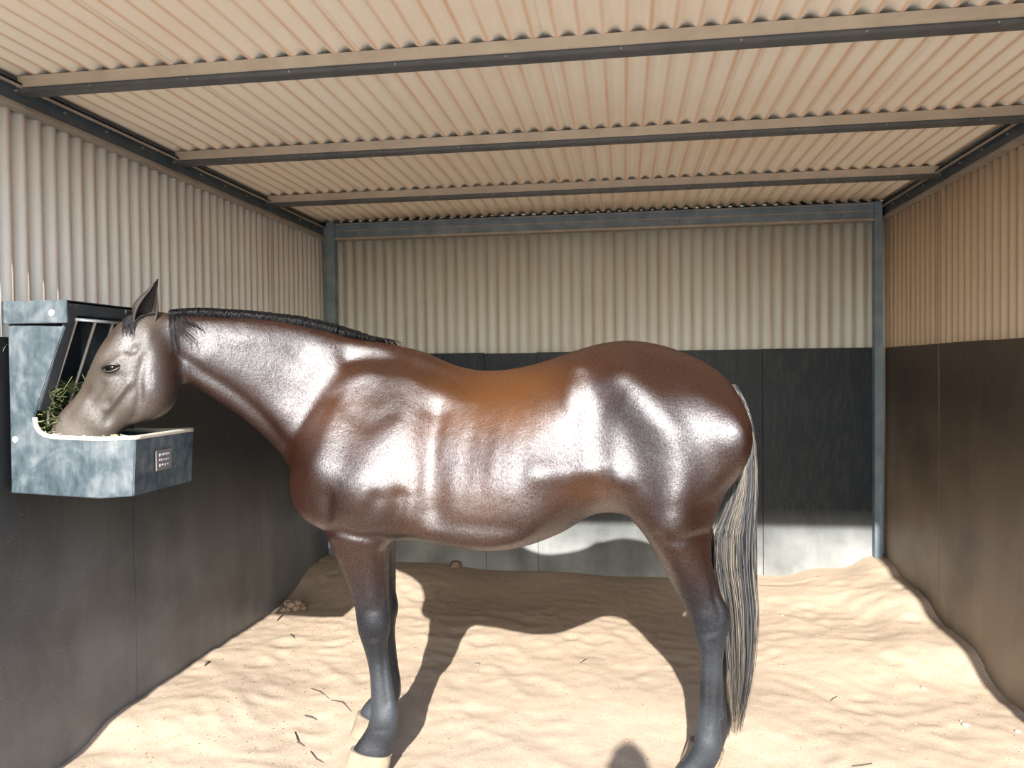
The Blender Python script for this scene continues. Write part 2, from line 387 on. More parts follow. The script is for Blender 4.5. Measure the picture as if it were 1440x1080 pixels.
mb = MB().box(BX+.001, BX+.012, Y0+.003, Y1-.003, bl[1], q(50, 423)[1]-.013).box(XL+.002, BX+.002, Y0+.06, Y0+.12, bl[1]+.05, tl[1]-.05).box(XL+.002, BX+.002, Y1-.12, Y1-.06, bl[1]+.05, tl[1]-.05); mb.build('back_panel', FEED_SHADED, feeder)
# rolled rim round the trough mouth
mb = MB(); rimp = [(p_[0], Y0+.006, p_[1]) for p_ in arc[1:]]+[(x1-.004, Y0+.03, zt), (x1-.004, Y1-.03, zt)]+[(p_[0], Y1-.006, p_[1]) for p_ in arc[1:][::-1]]
mb.tube(rimp, .0085, 8); 
RIM = m_steel('feeder_rim', (.50, .45, .36), (.62, .58, .5), .45); mb.build('trough_rim', RIM, feeder, True)
# slanted front frame
def slab(P0, P1, ya, yb, th, out):   # strip between two xz points, from ya to yb
    d = np.array([P1[0]-P0[0], P1[1]-P0[1]]); n = np.array([-d[1], d[0]]); n = n/np.linalg.norm(n)*th
    return [(P0[0]+n[0]*out, P0[1]+n[1]*out), (P1[0]+n[0]*out, P1[1]+n[1]*out), (P1[0]+n[0]*(out-1), P1[1]+n[1]*(out-1)), (P0[0]+n[0]*(out-1), P0[1]+n[1]*(out-1))]
capz0, capz1 = q(50, 455)[1], q(50, 423)[1]; capx = q(96, 440)[0]
for ya, yb in ((Y0+.004, Y0+.055), (Y1-.055, Y1-.004)):
    mb = MB(); mb.prism(slab((tr[0]+.012, capz0+.07), arc[0], ya, yb, .01, 1), 1, ya, yb); mb.build('rack_flange', FEED_SHADED, feeder, bevel=.002)
mb = MB(); mb.box(capx-.02, capx, Y0, Y1, capz1-.05, capz1-.002); mb.box(BX, capx, Y0, Y1, capz1-.012, capz1); mb.build('top_rail', FEED_SHADED, feeder, bevel=.002)
mb = MB(); mb.box(PY(5, 440, Y0)[0], capx+.003, Y0-.012, Y0, capz0, capz1); mb.build('cap_plate', FEED, feeder, bevel=.002)
_t = PY(108, 449, Y0+.06); _b = PY(66, 578, Y0+.06); topb = (_t[0], _t[2]); botb = (_b[0]+.005, _b[2])
mb = MB(); mb.tube([(topb[0], Y0+.05, topb[1]), (topb[0], Y1-.05, topb[1])], .006, 8); mb.build('rack_crossbar', GALV, feeder, True)
BAR = m_steel('bar_steel', (.30, .24, .19), (.42, .38, .33), .4)
for k in range(3):
    yy = Y0+.06+.1*k
    MB().tube([(topb[0], yy, topb[1]), (botb[0], yy, botb[1]), (botb[0]-.0, yy, botb[1]-.05)], .0052, 8).build('rack_bar', BAR, feeder, True)
for (px, py, yy) in ((73, 440, Y0-.012), (22, 618, Y0)):
    v = PY(px, py, yy); s = MB(); s.tube([(v[0], yy, v[2]), (v[0], yy-.003, v[2])], .011, 14); s.tube([(v[0], yy-.003, v[2]), (v[0], yy-.008, v[2])], .0055, 6)
    s.build('bolt', GALV, feeder)
v = PY(104, 430, Y0+.03); MB().tube([(capx, Y0+.035, v[2]), (capx+.004, Y0+.035, v[2])], .004, 8).build('bolt', GALV, feeder)
# small moulded data plate with worn raised characters on the trough front
pa = PX(219, 636, x1+.002); pb = PX(241, 658, x1+.002)
plate = MB().box(x1, x1+.004, pa[1], pb[1], pb[2], pa[2]+.006).build('maker_plate', m_steel('plate', (.16, .15, .15), (.24, .22, .21)), feeder, bevel=.001)
ch = MB()
pw = pb[1]-pa[1]; phh = pa[2]-pb[2]
for r_, n_ in enumerate((6, 5, 4)):
    for c_ in range(n_):
        y_ = pa[1]+pw*(.2+.65*c_/n_); z_ = pa[2]-phh*(.12+.27*r_)
        ch.box(x1+.004, x1+.0052, y_, y_+pw*.07, z_-phh*.13, z_)
        if (c_+r_) % 2: ch.box(x1+.004, x1+.0052, y_, y_+pw*.1, z_-phh*.13, z_-phh*.09)
ch.build('plate_lettering', GALV, feeder)

# hair-like strands helper -------------------------------------------------
def strands(paths, radii, n=4, cols=None):
    b = MB(); C = []
    for k, (pts, r) in enumerate(zip(paths, radii)):
        m = len(pts); rr = [r*(1-.0*i) if i < m*.6 else r*max(.15, 1-(i-m*.6)/(m*.4)) for i in range(m)]
        b.tube(pts, rr, n)
        if cols is not None: C += [cols[k]]*(m*n)
    return b, C
def setcol(me, C, name='Col'):
    at = me.color_attributes.new(name, 'FLOAT_COLOR', 'POINT')
    C = np.array(C, dtype=np.float32); a = np.ones((len(me.vertices), 4), dtype=np.float32); a[:, :C.shape[1]] = C
    at.data.foreach_set('color', a.ravel())
# hay
paths = []; cols = []; rad = []
for k in range(1100):
    y = random.uniform(Y0+.03, Y1-.03); zz = random.random()**1.5
    z = 1.30+zz*.2; xmax = botb[0]-.008+.10*(z-1.3)/.2
    x = random.uniform(BX-.0, xmax)
    a = random.uniform(0, 6.28); e = random.uniform(-.6, .6); L = random.uniform(.03, .09)
    d = np.array([math.cos(a)*.6, math.sin(a), e]); P0 = np.array([x, y, z]); bnd = rng.normal(0, .012, 3)
    pts = [P0-d*L/2, P0+bnd, P0+d*L/2]
    for t in pts: t[1] = min(max(t[1], Y0+.02), Y1-.02); t[0] = max(t[0], BX+.014)
    paths.append(pts); rad.append(random.uniform(.0008, .0016)); g_ = random.random()
    cols.append((.05+.12*g_, .07+.12*g_, .03+.05*g_))
b, C = strands(paths, rad, 3, cols)
HAIRM = {}
def vc_mat(name, rough=.6, spec=.4):
    m = Mt(name, rough=rough, spec=spec); a = m.n('ShaderNodeAttribute', attribute_name='Col'); m.color(a.outputs['Color']); return m.m
HAYM = vc_mat('hay', .8, .2)
hay = b.build('hay', HAYM, None, fix=False); setcol(hay.data, C); tag(hay, 'dark green hay heaped behind the bars of the rack', 'hay', None, 'stuff')
paths = []; cols = []; rad = []
for k in range(42):
    t = random.random()
    if k < 26: v = PY(random.uniform(55, 84), 0, Y0); i = random.randint(1, 5); P0 = np.array([arc[i][0]+random.uniform(.0, .012), Y0+random.uniform(.0, .03), arc[i][1]+.008])
    else: P0 = np.array([random.uniform(arc[5][0], x1), Y0+.006+random.uniform(-.006, .006), arc[6][1]+.008])
    a = random.uniform(0, 6.28); L = random.uniform(.006, .02); d = np.array([math.cos(a), math.sin(a)*.5, random.uniform(0, .3)])
    paths.append([P0, P0+d*L/2+np.array([0, 0, .001]), P0+d*L]); rad.append(random.uniform(.0008, .0018)); cols.append((.62, .58, .38) if k % 3 else (.35, .42, .12))
b, C = strands(paths, rad, 3, cols); ch_ = b.build('chaff', HAYM, None, fix=False); setcol(ch_.data, C)
tag(ch_, 'pale hay chaff scattered on the trough rim', 'chaff', None, 'stuff')
tw = MB().tube([PY(10, 484, 2.48), PY(6, 489, 2.47), PY(2.5, 498, 2.468), PY(1.5, 510, 2.467), PY(2, 521, 2.468), PY(4, 524, 2.468)], .0012, 6).build('baling_twine', m_steel('twine', (.6, .5, .38), (.7, .6, .45), .8), None, True)
tag(tw, 'loose end of pale baling twine hanging behind the feeder', 'twine')

# ------------------------------------------------------------------ horse
YC = 3.00
def catm(A, n):
    A = np.array(A, float); out = []
    m = len(A)
    for i in range(m-1):
        p0 = A[max(i-1, 0)]; p1 = A[i]; p2 = A[i+1]; p3 = A[min(i+2, m-1)]
        for k in range(n):
            t = k/n; out.append(.5*((2*p1)+(-p0+p2)*t+(2*p0-5*p1+4*p2-p3)*t*t+(-p0+3*p1-3*p2+p3)*t**3))
    out.append(A[-1]); return np.array(out)
def loft(rows, N=36, sub=5):
    """rows: T(px,py) B(px,py) Y  half-width  widest-level  exponent"""
    A = catm(rows, sub); b = MB(); V = []
    for r in A:
        tx, ty, bx, by, y, hw, wl, ex = r
        T = PY(tx, ty, y); B = PY(bx, by, y)
        for k in range(N):
            th = 2*math.pi*k/N; c = math.cos(th); s = math.sin(th)
            sl = wl*(1-c) if c > 0 else wl+(1-wl)*(-c)
            wd = hw*math.copysign(abs(s)**ex, s)
            V.append(T+(B-T)*sl+np.array([0, -wd, 0]))
    m = len(A); Fc = []
    for i in range(m-1):
        for k in range(N): Fc.append((i*N+k, i*N+(k+1) % N, (i+1)*N+(k+1) % N, (i+1)*N+k))
    c0 = len(V); V.append(np.mean(V[:N], axis=0)); c1 = len(V); V.append(np.mean(V[(m-1)*N:m*N], axis=0))
    for k in range(N): Fc.append((c0, (k+1) % N, k)); Fc.append((c1, (m-1)*N+k, (m-1)*N+(k+1) % N))
    return b.add(V, Fc)
def union(lofts, voxel, name):
    b = MB()
    for l in lofts: b.add(l.V, l.F)
    me = mesh(name, b.V, b.F)
    bm = bmesh.new(); bm.from_mesh(me); bmesh.ops.recalc_face_normals(bm, faces=bm.faces); bm.to_mesh(me); bm.free()
    o = bpy.data.objects.new('tmp', me); COL.objects.link(o)
    md = o.modifiers.new('r', 'REMESH'); md.mode = 'VOXEL'; md.voxel_size = voxel; md.adaptivity = 0
    dg = bpy.context.evaluated_depsgraph_get(); ev = o.evaluated_get(dg); m2 = bpy.data.meshes.new_from_object(ev)
    bpy.data.objects.remove(o); return m2
def get_v(me): a = np.empty(len(me.vertices)*3); me.vertices.foreach_get('co', a); return a.reshape(-1, 3)
def set_v(me, V): me.vertices.foreach_set('co', V.ravel()); me.update()
def get_n(me): a = np.empty(len(me.vertices)*3, dtype=np.float32); me.vertex_normals.foreach_get('vector', a); return a.reshape(-1, 3).astype(float)
def edges(me): e = np.empty(len(me.edges)*2, dtype=np.int32); me.edges.foreach_get('vertices', e); return e.reshape(-1, 2)
def smooth(V, E, it, wgt, mu=True):
    n = len(V); deg = np.bincount(E.ravel(), minlength=n).astype(float)
    def lap(V):
        o = np.empty_like(V)
        for a in range(3): o[:, a] = np.bincount(E[:, 0], V[E[:, 1], a], n)+np.bincount(E[:, 1], V[E[:, 0], a], n)
        return o/deg[:, None]-V
    for i in range(it):
        V = V+.6*wgt[:, None]*lap(V)
        if mu: V = V-.56*wgt[:, None]*lap(V)
    return V
wlb = .62
trunk = loft([
 (425, 652, 427, 676, YC, .06, .5, 1), (433, 612, 437, 700, YC, .17, .6, .9), (448, 560, 452, 728, YC, .235, .74, 1.0), (480, 503, 486, 748, YC, .262, .82, 1.6), (520, 482, 520, 756, YC, .265, .84, 1.8),
 (560, 482, 560, 757, YC, .277, .84, 1.8), (600, 493, 600, 757, YC, .298, .84, 1.6), (640, 511, 640, 762, YC, .306, .86, 1.4), (680, 519.5, 680, 766, YC, .32, .88, 1.35), (720, 517, 720, 765, YC, .33, .88, 1.3), (760, 508, 757, 759, YC, .322, .84, 1.3),
 (800, 495, 795, 745, YC, .298, .72, 1.15), (840, 483, 835, 722, YC, .286, .62, 1.1), (883, 477.5, 875, 720, YC, .318, .72, 1.1), (925, 483, 915, 735, YC, .33, .74, 1.1),
 (965, 496, 950, 735, YC, .325, .72, 1.05), (1000, 514, 985, 725, YC, .327, .64, 1.0), (1024, 536, 1010, 695, YC, .322, .5, .9), (1040, 566, 1030, 668, YC, .305, .48, .8), (1048, 588, 1042, 642, YC, .24, .5, .9)], 48)
neck = loft([
 (580, 500, 500, 735, YC, .15, .66, 1.1), (548, 480, 450, 712, YC, .17, .68, 1.1), (505, 474, 420, 668, YC-.005, .165, .7, 1.15), (460, 461, 397, 634, YC-.035, .142, .72, 1.2), (415, 451, 362, 604, YC-.09, .122, .72, 1.2),
 (370, 445, 328, 580, YC-.145, .106, .7, 1.2), (325, 442, 296, 560, YC-.195, .095, .68, 1.15), (285, 440, 268, 543, YC-.24, .086, .64, 1.1), (255, 439, 248, 528, YC-.285, .078, .58, 1), (232, 441, 232, 510, YC-.31, .06, .5, 1)], 40)
hy = lambda x: float(np.interp(x, [75, 120, 240], [2.55, 2.575, 2.69]))
head = loft([
 (238, 440, 250, 478, hy(240), .035, .5, 1), (222, 437, 250, 500, hy(230), .062, .5, 1), (203, 439, 251, 524, hy(215), .080, .5, .9), (184, 446, 248, 548, hy(202), .092, .5, .8), (168, 459, 241, 569, hy(190), .098, .45, .75), (155, 476, 229, 583, hy(178), .096, .42, .75),
 (142, 496, 214, 592, hy(162), .088, .42, .78), (129, 521, 196, 597, hy(148), .074, .45, .85), (117, 545, 180, 602, hy(135), .062, .45, .9), (103, 562, 168, 611, hy(118), .055, .45, .9), (87, 578, 158, 624, hy(105), .050, .48, .9),
 (75, 594, 148, 640, hy(95), .049, .5, .9), (69, 610, 138, 654, hy(90), .049, .5, .95), (70, 628, 124, 664, hy(85), .045, .5, 1), (80, 645, 112, 668, hy(80), .034, .5, 1), (90, 657, 103, 667, hy(80), .015, .5, 1)], 40)
def leg(rows, y): return loft([(r[0], r[1], r[2], r[3], y+(r[5] if len(r) > 5 else 0), r[4], .5, 1) for r in rows], 28, 4)
def h(py, a, c, b, dy=0): return (a, py, c, py, b, dy)
YNF, YFF, YNH, YFH = 2.885, 3.115, 2.865, 3.135
nf = leg([h(610, 455, 545, .05, .03), h(645, 438, 558, .09), h(690, 440, 566, .105), h(722, 450, 565, .108, -.025), h(745, 464, 556, .097, -.038), h(768, 471, 545.5, .086, -.04), h(806, 485, 546, .072, -.035), h(835, 495, 547, .06, -.03), h(858, 500, 549, .053, -.026), h(876, 502, 550, .051, -.022), h(890, 504, 549, .047, -.018), h(904, 509, 545.5, .042, -.012),
  h(929, 516, 548, .034), h(957, 520, 552.5, .032), (521, 984, 557, 982, .033), (520, 1002, 561, 1000, .038), (517, 1018, 561.5, 1018, .04), (509, 1032, 558, 1036, .035), (500, 1045, 553, 1050, .037), (494, 1054, 551, 1062, .042), (500, 1064, 546, 1070, .03)], YNF)
ff = leg([h(650, 455, 550, .06, -.03), h(700, 455, 560, .1), h(756, 482, 555, .078), h(806, 500, 556, .06), h(836, 510, 557.5, .052), h(858, 514, 560.5, .05), h(880, 519, 556, .044), h(912, 527, 557.5, .034), h(943, 530, 562, .032), (529, 962, 565, 960, .036), (524, 976, 564, 978, .039), (514, 986, 559, 994, .034), (507, 996, 552, 1008, .037), (504, 1002, 548, 1018, .04), (510, 1010, 544, 1022, .03)], YFF)
nhr = [(880, 600, 1038, 588, .10, .02), (872, 645, 1037, 630, .150, -.01), (866, 682, 1031, 668, .150, -.025), (872, 708, 1018, 700, .142, -.035), (886, 729, 1008, 726, .128, -.045), (904, 750, 1000, 748, .114, -.052), (918, 771, 998, 770, .102, -.058), (928, 789, 1001, 788, .088, -.06), (937, 808, 1006, 806, .075, -.055), (947, 826, 1011, 824, .064, -.05), (956, 843, 1017, 841, .056, -.045), (964, 857, 1025, 853, .05, -.042),
  (969, 869, 1028, 866, .047, -.04), (973, 884, 1026.5, 882, .045, -.037), (977, 899, 1022.5, 899, .042, -.034), (983, 922, 1019, 922, .036, -.028), (983, 955, 1017, 955, .032, -.02), (981, 990, 1015.5, 990, .033, -.01), (978.5, 1018, 1015, 1020, .036), (975, 1038, 1017, 1042, .04), (971, 1054, 1016, 1060, .041), (960, 1070, 1006, 1080, .036), (950, 1082, 998, 1096, .038), (944, 1090, 996, 1106, .042), (952, 1098, 990, 1112, .03)]
nh = leg(nhr, YNH)
def farx(p, dx=0): return 877+(p[0]-877)*.916+dx, 515+(p[1]-515)*.916
fr = []
for r in nhr:
    dx = 20*sm(690, 800, r[1])+12*sm(1010, 1090, r[1]); a = farx((r[0], r[1]), dx); c = farx((r[2], r[3]), dx); fr.append((a[0], a[1], c[0], c[1], r[4], -(r[5] if len(r) > 5 else 0)))
fh = leg(fr, YFH)
dock = loft([(1008, 545, 1022, 575, YC, .05, .5, 1), (1024, 537, 1022, 575, YC, .05, .5, 1), (1040, 552, 1030, 590, YC, .042, .5, 1), (1052, 580, 1030, 600, YC, .036, .5, 1), (1055, 620, 1034, 625, YC, .03, .5, 1), (1053, 660, 1038, 660, YC, .02, .5, 1)], 20)
flank = loft([(820, 650, 840, 712, YNF+.03, .08, .5, 1), (845, 655, 862, 700, YNF+.02, .09, .5, 1), (880, 640, 900, 722, YNF-.005, .11, .5, 1), (930, 640, 940, 740, YNF, .11, .5, 1)], 24)
flank2 = loft([(820, 640, 840, 708, YFH-.03, .09, .5, 1), (845, 650, 862, 696, YFH-.03, .10, .5, 1), (880, 640, 900, 716, YFH-.03, .10, .5, 1), (930, 640, 940, 730, YFH-.03, .10, .5, 1)], 24)
body = union([trunk, neck, head, nf, ff, nh, fh, dock, flank, flank2], .0085, 'body')
V = get_v(body); E_ = edges(body); n = len(V)
px, py = projn(V)
# smoothing: strong over trunk joints, light on the limbs and the head
wt = 1-.75*sm(735, 790, py); headm = (1-sm(255, 275, px)); wt = wt*(1-.85*headm)
V = smooth(V, E_, 4, np.ones(n)*.8, False)
V = smooth(V, E_, 34, wt, False)
V = smooth(V, E_, 4, np.ones(n)*.4, False)
set_v(body, V)
# sculpting strokes given as positions on the animal's side
Vm = V.copy(); yc = np.interp(px, [75, 120, 240, 285, 370, 460, 520], [2.55, 2.575, 2.69, 2.76, 2.86, 2.965, 3.0]); far = V[:, 1] > yc
Vm[far, 1] = 2*yc[far]-V[far, 1]; px, py = projn(Vm)
N_ = get_n(body); side = np.clip(np.abs(N_[:, 1])*1.25, 0, 1); disp = np.zeros(n)
def segd(pts):
    d = np.full(n, 1e9)
    for (ax, ay), (bx, by) in zip(pts[:-1], pts[1:]):
        vx, vy = bx-ax, by-ay; L = vx*vx+vy*vy+1e-9; t = np.clip(((px-ax)*vx+(py-ay)*vy)/L, 0, 1)
        d = np.minimum(d, np.hypot(px-ax-t*vx, py-ay-t*vy))
    return d
def line(pts, wd, amp):
    global disp
    P = catm([tuple(map(float, p_)) for p_ in pts], 6) if len(pts) > 2 else pts
    disp += amp*np.exp(-(segd([tuple(p_) for p_ in P])/wd)**2)
def blob(x, y, rx, ry, amp, rot=0):
    global disp
    c, s = math.cos(math.radians(rot)), math.sin(math.radians(rot)); dx = px-x; dy = py-y
    u = (dx*c+dy*s)/rx; v = (-dx*s+dy*c)/ry; disp += amp*np.exp(-(u*u+v*v)**1.15)
# shoulder and neck
line([(560, 486), (505, 500), (462, 532), (440, 575), (424, 620), (416, 650)], 22, -.015)
line([(575, 520), (515, 528), (478, 560), (458, 610), (450, 650)], 28, .012)
blob(455, 665, 34, 34, .014); blob(515, 690, 46, 50, .022, 10); blob(545, 610, 26, 60, .006, 20)
line([(478, 560), (520, 600), (552, 585)], 14, -.005)
line([(566, 700), (558, 735)], 12, -.014); blob(572, 665, 12, 36, -.005, 5); line([(612, 585), (604, 640), (608, 715)], 22, -.020); blob(722, 655, 62, 85, .015)
line([(540, 700), (520, 725), (490, 733)], 9, -.009)
line([(470, 700), (462, 740)], 9, -.008)
line([(445, 725), (480, 745), (520, 745)], 10, -.004)
line([(252, 503), (285, 525), (330, 553), (372, 590), (405, 630)], 8.5, -.011)
line([(262, 518), (300, 548), (345, 582), (392, 625)], 9, .007)
line([(300, 500), (350, 530), (395, 580)], 22, .006)
blob(425, 500, 26, 16, -.005, 20); blob(350, 475, 40, 14, .004); blob(415, 560, 20, 30, -.004, -30)
# barrel
for k in range(8):
    x0 = 590+k*26; line([(x0+14, 585+6*(k%3)), (x0+4, 640), (x0-4, 690+7*(k%2))], 8, .0008)
blob(640, 700, 50, 40, .006); blob(720, 660, 60, 60, .006)
line([(560, 742), (640, 738), (730, 745)], 10, -.003)
# flank and hip
line([(760, 668), (830, 666), (866, 680)], 20, .016); blob(745, 690, 70, 50, .008)
line([(490, 503), (530, 506), (570, 512), (610, 523), (650, 535), (680, 540)], 15, -.015)
blob(808, 512, 17, 11, .013, 20); blob(804, 545, 18, 48, .012, -10)
blob(832, 600, 26, 58, -.020, -8); blob(800, 610, 26, 22, -.006)
line([(852, 668), (862, 684), (874, 700)], 10, -.006)
blob(830, 690, 22, 16, -.005)
for k in range(7): line([(800+k*8, 660-k*1.0), (806+k*8, 682), (800+k*8, 706-k*3)], 2.2, .0014)
# haunch
blob(900, 540, 60, 34, .010, 20); blob(980, 570, 50, 32, .014, 25); pass
blob(1006, 668, 26, 40, -.010, 15); line([(875, 535), (915, 575), (948, 625), (955, 670), (948, 715), (940, 740)], 29, .021); blob(946, 738, 30, 45, .022); line([(862, 570), (880, 620), (900, 685)], 28, -.018)
blob(905, 716, 20, 18, .007)
line([(930, 748), (955, 757), (995, 752)], 7, -.008); blob(951, 792, 20, 26, .012, -30)
blob(503, 668, 100, 105, .05); line([(880, 575), (940, 600), (1000, 608), (1040, 612)], 28, .010)
blob(515, 692, 40, 38, .012); line([(478, 738), (510, 748), (545, 742)], 7, -.008)
# hock and legs
line([(1002, 792), (1004, 820), (1006, 842)], 5, -.007); line([(1016, 835), (1024, 856)], 4, .003); line([(1008, 845), (1013, 872)], 4.5, -.004)
blob(988, 868, 12, 10, .004); line([(968, 880), (990, 892), (1015, 885)], 4, -.002)
line([(1003, 905), (1002, 960), (999, 1020)], 3.5, -.005); line([(990, 905), (990, 1020)], 6, .003)
blob(996, 1048, 14, 11, .003)
line([(478, 752), (520, 762), (545, 758)], 7, .004); line([(520, 770), (522, 840)], 8, .004); line([(535, 775), (537, 850)], 4, -.004); line([(497, 780), (508, 845)], 4, -.003)
blob(524, 878, 17, 15, .005); blob(541, 880, 6, 8, .003); line([(505, 860), (540, 858)], 3.5, -.002); line([(507, 897), (545, 897)], 3.5, -.002)
line([(539, 905), (541, 955), (545, 990)], 3.2, -.005); line([(528, 905), (530, 990)], 6, .003); blob(540, 1011, 15, 11, .003); line([(530, 1028), (556, 1026)], 3, -.003)
# head
hd0 = disp.copy()
line([(246, 515), (249, 535), (244, 560), (231, 583), (206, 597), (188, 597)], 5, .004); line([(203, 500), (196, 530), (196, 560), (188, 588)], 6, -.008)
blob(222, 545, 20, 28, .007, 20); line([(182, 538), (168, 556), (150, 576)], 4, .008); line([(180, 550), (165, 572), (150, 592)], 5, -.007)
blob(187, 492, 10, 6, -.013, -35); blob(170, 503, 15, 6, .006, -30); blob(156, 517, 13, 9, .010, -12); blob(153, 567, 5, 6, -.006, 30); line([(145, 540), (128, 565)], 5, -.006)
blob(135, 590, 22, 14, .005, 30); line([(122, 548), (95, 588)], 6, -.003); blob(208, 470, 10, 14, .006); line([(186, 470), (176, 492)], 4, -.004); line([(150, 530), (168, 528)], 3, -.004)
V = V+N_*(disp*side)[:, None]*1.0
V = smooth(V, E_, 2, np.ones(n)*.5, False)
# coat colour: dark bay body, black legs, warmer flank, greyed face
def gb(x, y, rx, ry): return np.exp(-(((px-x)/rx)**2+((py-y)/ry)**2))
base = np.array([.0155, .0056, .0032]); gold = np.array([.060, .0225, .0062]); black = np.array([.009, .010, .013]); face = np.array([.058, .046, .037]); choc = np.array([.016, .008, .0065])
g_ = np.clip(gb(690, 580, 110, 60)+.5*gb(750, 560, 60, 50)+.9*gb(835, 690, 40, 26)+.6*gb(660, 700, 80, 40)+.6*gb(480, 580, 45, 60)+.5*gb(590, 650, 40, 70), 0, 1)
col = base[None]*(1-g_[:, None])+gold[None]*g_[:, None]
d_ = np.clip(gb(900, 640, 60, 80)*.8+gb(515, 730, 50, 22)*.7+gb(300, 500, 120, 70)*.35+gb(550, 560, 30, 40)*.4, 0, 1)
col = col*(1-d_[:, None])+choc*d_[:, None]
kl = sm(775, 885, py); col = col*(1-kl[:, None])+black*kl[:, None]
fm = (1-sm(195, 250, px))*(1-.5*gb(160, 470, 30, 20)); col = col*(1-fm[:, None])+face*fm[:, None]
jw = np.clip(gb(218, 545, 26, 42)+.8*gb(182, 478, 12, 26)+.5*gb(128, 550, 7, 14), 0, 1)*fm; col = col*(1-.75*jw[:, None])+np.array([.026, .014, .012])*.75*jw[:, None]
ey_ = gb(156, 517, 13, 8.5); col = col*(1-.85*ey_[:, None])+np.array([.010, .009, .009])*.85*ey_[:, None]
mz = gb(90, 610, 35, 25); col = col*(1-.2*mz[:, None])+np.array([.16, .14, .12])*.4*mz[:, None]
nvec = np.array([noise.noise(Vector(v)*7) for v in V]); col *= (1+.28*nvec)[:, None]
grey = sm(880, 1000, py)*.5*(.5+nvec*.8); col = col+np.clip(grey, 0, 1)[:, None]*np.array([.052, .062, .070])
dull = np.clip(np.maximum(kl*.85, fm*(.65-.5*jw)), 0, 1)
set_v(body, V)
def m_coat():
    m = Mt('coat'); m.t.nodes.remove(m.b)
    a = m.n('ShaderNodeAttribute', attribute_name='Col'); dull = a.outputs['Alpha']   # 0 glossy body .. 1 dusty face and lower legs
    fine = m.noise(420, 2, .6); md = m.noise(170, 4, .7); lg = m.noise(7, 3)
    hgt = m.math('ADD', m.math('MULTIPLY', fine, .3), m.math('ADD', m.math('MULTIPLY', md, .6), m.math('ADD', m.math('MULTIPLY', m.noise(24, 3), .8), m.math('MULTIPLY', lg, 1.8))))
    bp = m.n('ShaderNodeBump', i_Height=hgt, i_Distance=.006, i_Strength=.30).outputs[0]
    r_ = m.n('ShaderNodeMapRange', i_Value=lg, i_1=.3, i_2=.7, i_3=.40, i_4=.45).outputs[0]
    gl = m.n('ShaderNodeBsdfGlossy', distribution='BECKMANN', i_Roughness=m.math('ADD', r_, m.math('MULTIPLY', dull, .16)), i_Normal=bp); gl.inputs['Color'].default_value = (.93, .94, 1, 1)
    df = m.n('ShaderNodeBsdfDiffuse', i_Color=a.outputs['Color'], i_Normal=bp, i_Roughness=.3)
    fr = m.n('ShaderNodeFresnel', i_IOR=1.5, i_Normal=bp).outputs[0]
    grain = m.n('ShaderNodeMapRange', i_Value=m.noise(190, 3, .75, stretch=(1, 1, .6)), i_1=.35, i_2=.65, i_3=.55, i_4=1.4).outputs[0]
    fac = m.math('MULTIPLY', m.math('MULTIPLY', m.math('MINIMUM', fr, .16), grain), m.math('SUBTRACT', 1.8, m.math('MULTIPLY', dull, 1.0)))
    mx = m.n('ShaderNodeMixShader', i_0=fac, i_1=df.outputs[0], i_2=gl.outputs[0])
    m.l(mx.outputs[0], m.t.nodes['Material Output'].inputs[0]); return m.m
COAT = m_coat()
horse = empty('horse', (-.35, YC, -.07))
tag(horse, 'glossy dark bay horse standing side on with its muzzle in the feed trough', 'horse')
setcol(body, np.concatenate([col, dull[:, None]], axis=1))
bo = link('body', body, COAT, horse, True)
YE = 2.67
from mathutils.bvhtree import BVHTree
BV = BVHTree.FromPolygons([Vector(v) for v in V], [tuple(p_.vertices) for p_ in body.polygons])
def skin(px_, py_, off=0.0):
    d = Vector(ray(px_, py_)).normalized(); h_, nn, _, _ = BV.ray_cast(Vector(C3), d)
    return None if h_ is None else (np.array(h_)+np.array(nn)*off, np.array(nn))
# ears -> joined into the body mesh
def ear(base, tip, back, wid, y, dyt):
    """cupped ear: open side towards the viewer's back edge"""
    b = MB(); m = 12; k = 13; V = []
    B0 = PY(*base[0], y); B1 = PY(*base[1], y); T = PY(*tip, y+dyt)
    for layer in (0, 1):
        for i in range(m+1):
            t = i/m; cw = (1-t)**.62*(.88+.72*math.sin(math.pi*min(t*1.2+.04, 1)))*.82 if t < 1 else 0
            ctr = (B0+B1)/2*(1-t)+T*t; ax = (B1-B0)/2
            ctr = ctr+ax/np.linalg.norm(ax)*(-.012*math.sin(math.pi*t))
            for j in range(k+1):
                u = -1+2*j/k; ang = u*2.0
                R = np.linalg.norm(ax)*1.22*max(cw, .03)*(1.0 if layer == 0 else .82)
                dirx = ax/np.linalg.norm(ax)
                V.append(ctr-dirx*math.cos(ang)*R*.95+np.array([0, 1, 0])*math.sin(ang)*R*.8*wid)
    M = k+1; L = (m+1)*M; Fc = []
    for i in range(m):
        for j in range(k):
            qd = (i*M+j, i*M+j+1, (i+1)*M+j+1, (i+1)*M+j); Fc += [qd, tuple(L+x for x in qd[::-1])]
        for j in (0, k): Fc.append((i*M+j, (i+1)*M+j, L+(i+1)*M+j, L+i*M+j))
    # turn the opening outwards (towards the side)
    ang = math.radians(wid_rot); axis = (T-(B0+B1)/2); axis /= np.linalg.norm(axis); c0 = (B0+B1)/2
    Rm = np.array(Matrix.Rotation(ang, 3, Vector(axis)))
    V = [c0+Rm@(v-c0) for v in V]
    return b.add(V, Fc)
wid_rot = -55
e1 = ear(((185, 458), (213, 462)), (222, 392), 0, 1.0, YE-.05, -.005)
wid_rot = 50
e2 = ear(((190, 452), (214, 455)), (218, 397), 0, 1.0, YE+.06, .02)
bm = bmesh.new(); bm.from_mesh(body)
cl = bm.verts.layers.float_color.get('Col')
